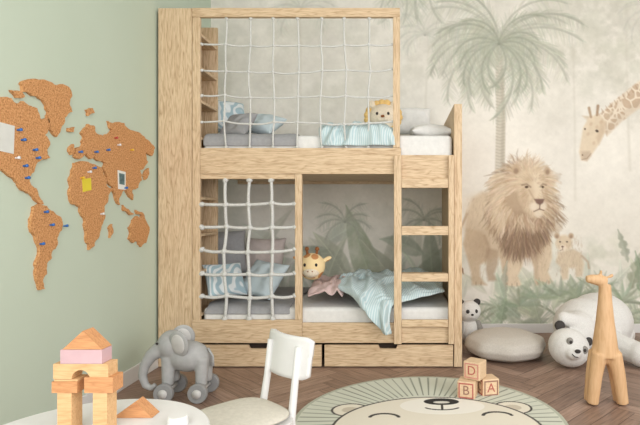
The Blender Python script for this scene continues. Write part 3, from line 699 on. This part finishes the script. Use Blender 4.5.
lblock(bp.x+.052,-.47,s+.002,s,math.radians(-32),'DR',(PINKP,RED),'wooden letter block with painted D stacked on others')
# ================= RUG
def rug():
    cx,cy,R=.13,-.79,.60; nr,na=170,640
    rr=np.linspace(R/nr,R,nr); aa=np.arange(na)/na*2*math.pi
    x=(rr[:,None]*np.cos(aa)).ravel(); y=(rr[:,None]*np.sin(aa)).ravel(); x=np.r_[0,x]; y=np.r_[0,y]
    co=np.stack([x,y,np.full_like(x,.006)],-1)
    edge=np.stack([R*np.cos(aa),R*np.sin(aa),np.zeros(na)],-1)*[1.004,1.004,1]; co=np.r_[co,edge]
    fs=[]
    for k in range(na): fs.append((0,1+k,1+(k+1)%na))
    for i in range(nr):
        a=1+i*na; b=a+na
        for k in range(na): fs.append((a+k,b+k,b+(k+1)%na,a+(k+1)%na))
    x=co[:,0];y=co[:,1]
    col=np.tile(np.array([194.,198,182]),(len(x),1))
    def mix(mask,c,al=1):
        mk=(np.clip(mask,0,1)*al)[:,None]; col[:]=col*(1-mk)+np.array(c)*mk
    r=np.hypot(x,y); th=np.arctan2(y,x)
    DK=(66,62,58)
    mix((r<.585).astype(float),(209,211,197),.8)
    NR=72
    ray=(np.abs(((th/(2*math.pi)*NR)%1)-.5)/NR*2*math.pi*r)
    mix(np.clip((.0034-ray)/.0015+.5,0,1)*(r>.3)*(r<.580),(120,126,112),.8)
    mix(np.clip((.007-np.abs(r-.591))/.002+.5,0,1),(178,182,165),1)
    fcx,fcy=.03,-.10
    def el(cx_,cy_,rx,ry,ang=0):
        c,s=math.cos(ang),math.sin(ang); u=x-cx_;w=y-cy_; return (np.hypot((u*c+w*s)/rx,(-u*s+w*c)/ry)-1)*min(rx,ry)
    def fill(d,c,a=1): mix(np.clip(-d/.002+.5,0,1),c,a)
    def line(d,w,c=DK): mix(np.clip((w-np.abs(d))/.002+.5,0,1),c,1)
    FACE=(226,219,203)
    for ex,ey in ((-.36,.11),(.40,.14)):
        d=el(ex,ey,.085,.075); fill(d,FACE); line(d,.0045); d=el(ex,ey,.04,.034); fill(d,(200,190,172))
    d=el(fcx,fcy,.45,.375); fill(d,FACE); line(d,.0045)
    d=el(.07,.16,.20,.105); fill(d,(236,232,222))
    d=el(.07,.215,.085,.044); fill(d,(44,42,40)); d=el(.07,.206,.04,.015); fill(d,(236,232,222),.9)
    def seg(a,b,w,c=DK):
        dx,dy=b[0]-a[0],b[1]-a[1]; t=np.clip(((x-a[0])*dx+(y-a[1])*dy)/(dx*dx+dy*dy),0,1); dd=np.hypot(x-a[0]-t*dx,y-a[1]-t*dy); mix(np.clip((w-dd)/.002+.5,0,1),c)
    seg((.07,.18),(.067,.12),.0055)
    def arc(cx_,cy_,R_,a0,a1,w,ry=None):
        ry=ry or R_
        P=[(cx_+R_*math.cos(a0+(a1-a0)*i/12),cy_+ry*math.sin(a0+(a1-a0)*i/12)) for i in range(13)]
        for a,b in zip(P,P[1:]): seg(a,b,w)
    arc(.067,.155,.085,math.pi*1.15,math.pi*1.85,.0055,.045)
    arc(-.20,.02,.065,.15,math.pi-.15,.008,.045); arc(.31,.04,.065,.15,math.pi-.15,.008,.045)
    c=col/255; lc=np.where(c<=.04045,c/12.92,((c+.055)/1.055)**2.4)
    me=bpy.data.meshes.new('rug'); me.from_pydata(co.tolist(),[],fs)
    me.color_attributes.new('paint','FLOAT_COLOR','POINT'); q=np.ones((len(co),4),np.float32); q[:,:3]=lc; me.color_attributes['paint'].data.foreach_set('color',q.ravel())
    me.materials.append(vcmat('rug_cotton',.95,260,.4)); o=bpy.data.objects.new('rug',me); o.location=(cx,cy,.001); COL.objects.link(o)
    tagtop(o,'round cream rug with a sleepy lion face and ray mane','rug')
rug()
# ================= ELEPHANT
EG=mat_plain('elephant_grey',C(170,170,169),.6,.04,40); EG2=mat_plain('elephant_light',C(200,198,195),.6,.03); EG3=mat_plain('elephant_wheel',C(144,144,144),.5,.03)
def eleph():
    Y=-.5; e=TL('toy_elephant','grey toy elephant on wheels standing on the parquet','toy',(W(180,398,Y).x,Y,0))
    w=lambda px,py,dy=0:W(px,py,Y)+Vector((0,dy,0))
    bb=B().ell(w(189,356),(.10,.078,.076)).ell(w(173,344,-.01),(.070,.066,.073))
    bb.tube([w(164,347,-.02),w(154,354,-.03),w(148,364,-.035),w(146,374,-.035),w(149,383,-.035),(w(155,386,-.035)),w(159,382,-.035)],[.042,.032,.025,.021,.018,.016,.013],14)
    for px in (171,204):
        for dy in (-.035,.035):
            p=w(px,356,dy*.8); q=w(px,376,dy); q.z=.075; bb.tube([p,q],[.034,.028],14)
    fin(bb,'body',EG,e,remesh=.006)
    for dy,px,r in ((-.075,185,-.35),(.06,178,.3)):
        rm=Matrix.Rotation(r,4,'Z')@Matrix.Rotation(.15,4,'X')
        ea=fin(B().ell(w(px,340,dy),(.058,.012,.066),rm),'ear',EG,e)
        fin(B().ell(w(px,340,dy-.006),(.042,.010,.050),rm),'inner_ear',EG2,ea)
    fin(B().ell(w(164,340,-.075),.0065,seg=10),'eye',DARK,e)
    fin(B().tube([w(208,348),w(213,356),w(213,366)],[.006,.005,.008],8),'tail',EG,e)
    for px in (171,204):
        c=w(px,380); 
        fin(B().cyl((c.x,Y-.08,.048),(c.x,Y+.08,.048),.009,seg=12),'axle',EG2,e)
        for dy in (-.08,.08):
            wh=fin(B().cyl((c.x,Y+dy-.013,.048),(c.x,Y+dy+.013,.048),.047),'wheel',EG3,e,bevel=.004)
            sg=-1 if dy<0 else 1
            fin(B().cyl((c.x,Y+dy+sg*.013,.048),(c.x,Y+dy+sg*.018,.048),.022),'hub',EG2,wh)
eleph()
# ================= TABLE
def table():
    cx,cy,R,zt=-.695,-1.944,.262,.42
    e=TL('play_table','small round white play table holding wooden blocks','table',(cx,cy,0))
    fin(B().cyl((cx,cy,zt-.022),(cx,cy,zt),R,seg=96),'table_top',WHITE,e,bevel=.006)
    fin(B().cyl((cx,cy,zt-.06),(cx,cy,zt-.023),R*.78,seg=64),'apron',WHITE,e,bevel=.003)
    for k in range(4):
        a=math.pi/4+k*math.pi/2; r=R*.68; fin(B().cyl((cx+math.cos(a)*r*1.2,cy+math.sin(a)*r*1.2,.001),(cx+math.cos(a)*r,cy+math.sin(a)*r,zt-.061),.013,.019,20),'leg',TOYW,e)
table()
YB=-1.89; sB=(D+YB)/F; ZT=.421
wx=lambda px:(px-VX)*sB; wz=lambda py:max(ZT,H+(VY-py)*sB)
LAV=mat_plain('mauve_pink',C(198,164,168),.6,.03); CRW=mat_wood('beech_pale','x',C(218,178,130),C(211,169,120),C(196,150,102),2.0,.5)
def blk(pts,mat,label,y0=-.02,y1=.02,name='toy_block'):
    fin(B().prism(pts,lambda u,v,k:Vector((wx(u),YB+(y0 if k==0 else y1),wz(v)))),name,mat,smooth=False,label=label,cat='toy block',group='wooden building blocks on the table')
R4=lambda a,b,c,d:[(a,b),(c,b),(c,d),(a,d)]
def arch(a,b,c,d,r):
    m_=(a+c)/2; P=[(a,b),(c,b),(c,d)]; P+=[(m_+r*math.cos(t),d-r*math.sin(t)) for t in [i*math.pi/10 for i in range(11)]]; P+=[(a,d)]; return P
zb_=VY+(H-ZT)/sB
blk(R4(63,390,77,zb_),CRW,'upright beech pillar block on the table'); blk(R4(98,390,112,zb_),CRW,'upright beech pillar block on the table')
blk(R4(58,378.7,83,389.7),TOYD,'tan rectangular block on a pillar',-.022,.022); blk(R4(90,374.5,118,389.7),TOYD,'tan rectangular block on a pillar',-.022,.022)
blk(R4(60,376.7,83,378.6),CRW,'thin pale wooden slat block',-.02,.02)
blk(arch(59,361.5,113,376.3,9),CRW,'pale wooden bridge block across the tower')
blk(R4(66,347.5,107,361.2),LAV,'mauve pink rectangular block near the tower top')
blk([(68,347.2),(107,347.2),(88,329)],TOYD,'tan triangular roof block topping the tower')
YB=-1.80; sB=(D+YB)/F
zq=VY+(H-ZT)/sB
blk([(117,zq),(156,zq),(139,399)],TOYD,'tan triangular block standing on the table',-.02,.02)
YB=-1.86; sB=(D+YB)/F
p=(wx(178),YB); fin(B().cyl((p[0],p[1],ZT),(p[0],p[1],ZT+.022),.024,.022,32),'toy_block',WHITE,bevel=.002,label='small white round block on the table',cat='toy block',group='wooden building blocks on the table')
# ================= CHAIR
def chair():
    M=Matrix.Translation((-.505,-1.45,0))@Matrix.Rotation(math.radians(-43),4,'Z')
    e=TL('toddler_chair','white toddler chair with beige seat cushion','chair',(-.505,-1.45,0))
    sq=lambda s_,n:[(math.copysign(abs(math.cos(t))**.5,math.cos(t))*s_,math.copysign(abs(math.sin(t))**.5,math.sin(t))*s_) for t in [(i+.5)*2*math.pi/n for i in range(n)]]
    fin(B().prism(sq(.14,48),lambda u,v,k:Vector((u,v,.245+.02*k))),'seat',WHITE,e,M=M,bevel=.004)
    def cf(sg):
        def fn(u,v):
            a=u*2*math.pi; r=math.sin(v*math.pi/2); x=math.copysign(abs(math.cos(a))**.6,math.cos(a))*.135*r; y=math.copysign(abs(math.sin(a))**.6,math.sin(a))*.135*r
            return Vector((x,y,.283+sg*.016*max(0,1-r**4)**.5+(.003*math.cos(r*3) if sg>0 else 0)))
        return fn
    bb=B().grid(cf(1),48,12).grid(cf(-1),48,12); bmesh.ops.remove_doubles(bb.bm,verts=bb.bm.verts[:],dist=.0004)
    fin(bb,'seat_cushion',mat_plain('cushion_beige',C(206,200,187),.95,.04,80,.2),e,M=M,label='beige seat cushion')
    def bk(u,v):
        x=(u-.5)*.245; z=.375+v*.135; y=.15+.02*(v)-.03*math.cos((u-.5)*3)+.03; 
        c=min(u,1-u); z+= (-.012*(1-c/.12)**2 if c<.12 and v>.5 else (.012*(1-c/.12)**2 if c<.12 else 0)); return Vector((x,y,z))
    fin(B().grid(bk,24,10),'backrest',WHITE,e,M=M,solid=.014)
    for d in (-1,1):
        fin(B().tube([(d*.105,.145,.001),(d*.085,.135,.25),(d*.08,.152,.36),(d*.08,.166,.48)],[.011,.013,.012,.011],12),'back_post',WHITE,e,M=M)
        fin(B().tube([(d*.13,-.13,.001),(d*.11,-.11,.244)],[.011,.014],12),'leg',WHITE,e,M=M)
chair()
# ================= LIGHT / CAMERA
w=bpy.data.worlds.new('world'); scn.world=w; w.use_nodes=True
bg=w.node_tree.nodes['Background']; bg.inputs[0].default_value=(1,.995,.985,1); bg.inputs[1].default_value=1.15
def area(loc,tgt,size,p,col=(1,.99,.975)):
    l=bpy.data.lights.new('daylight','AREA'); l.size=size; l.energy=p; l.color=col; l.shape='SQUARE'
    o=bpy.data.objects.new('daylight',l); o.location=loc; o.rotation_euler=(Vector(tgt)-Vector(loc)).to_track_quat('-Z','Y').to_euler(); COL.objects.link(o)
area((2.6,-3.2,2.1),(-.3,.3,.8),2.2,74)
area((-.3,-3.6,1.5),(-.1,.5,.9),2.0,38)
cam=bpy.data.cameras.new('camera'); co_=bpy.data.objects.new('camera',cam); COL.objects.link(co_)
co_.location=(0,-D,H); co_.rotation_euler=(math.pi/2,0,0); cam.sensor_width=36; cam.lens=F/640*36; cam.shift_x=(320-VX)/640; cam.shift_y=(VY-212.5)/640
cam.clip_start=.05
scn.camera=co_
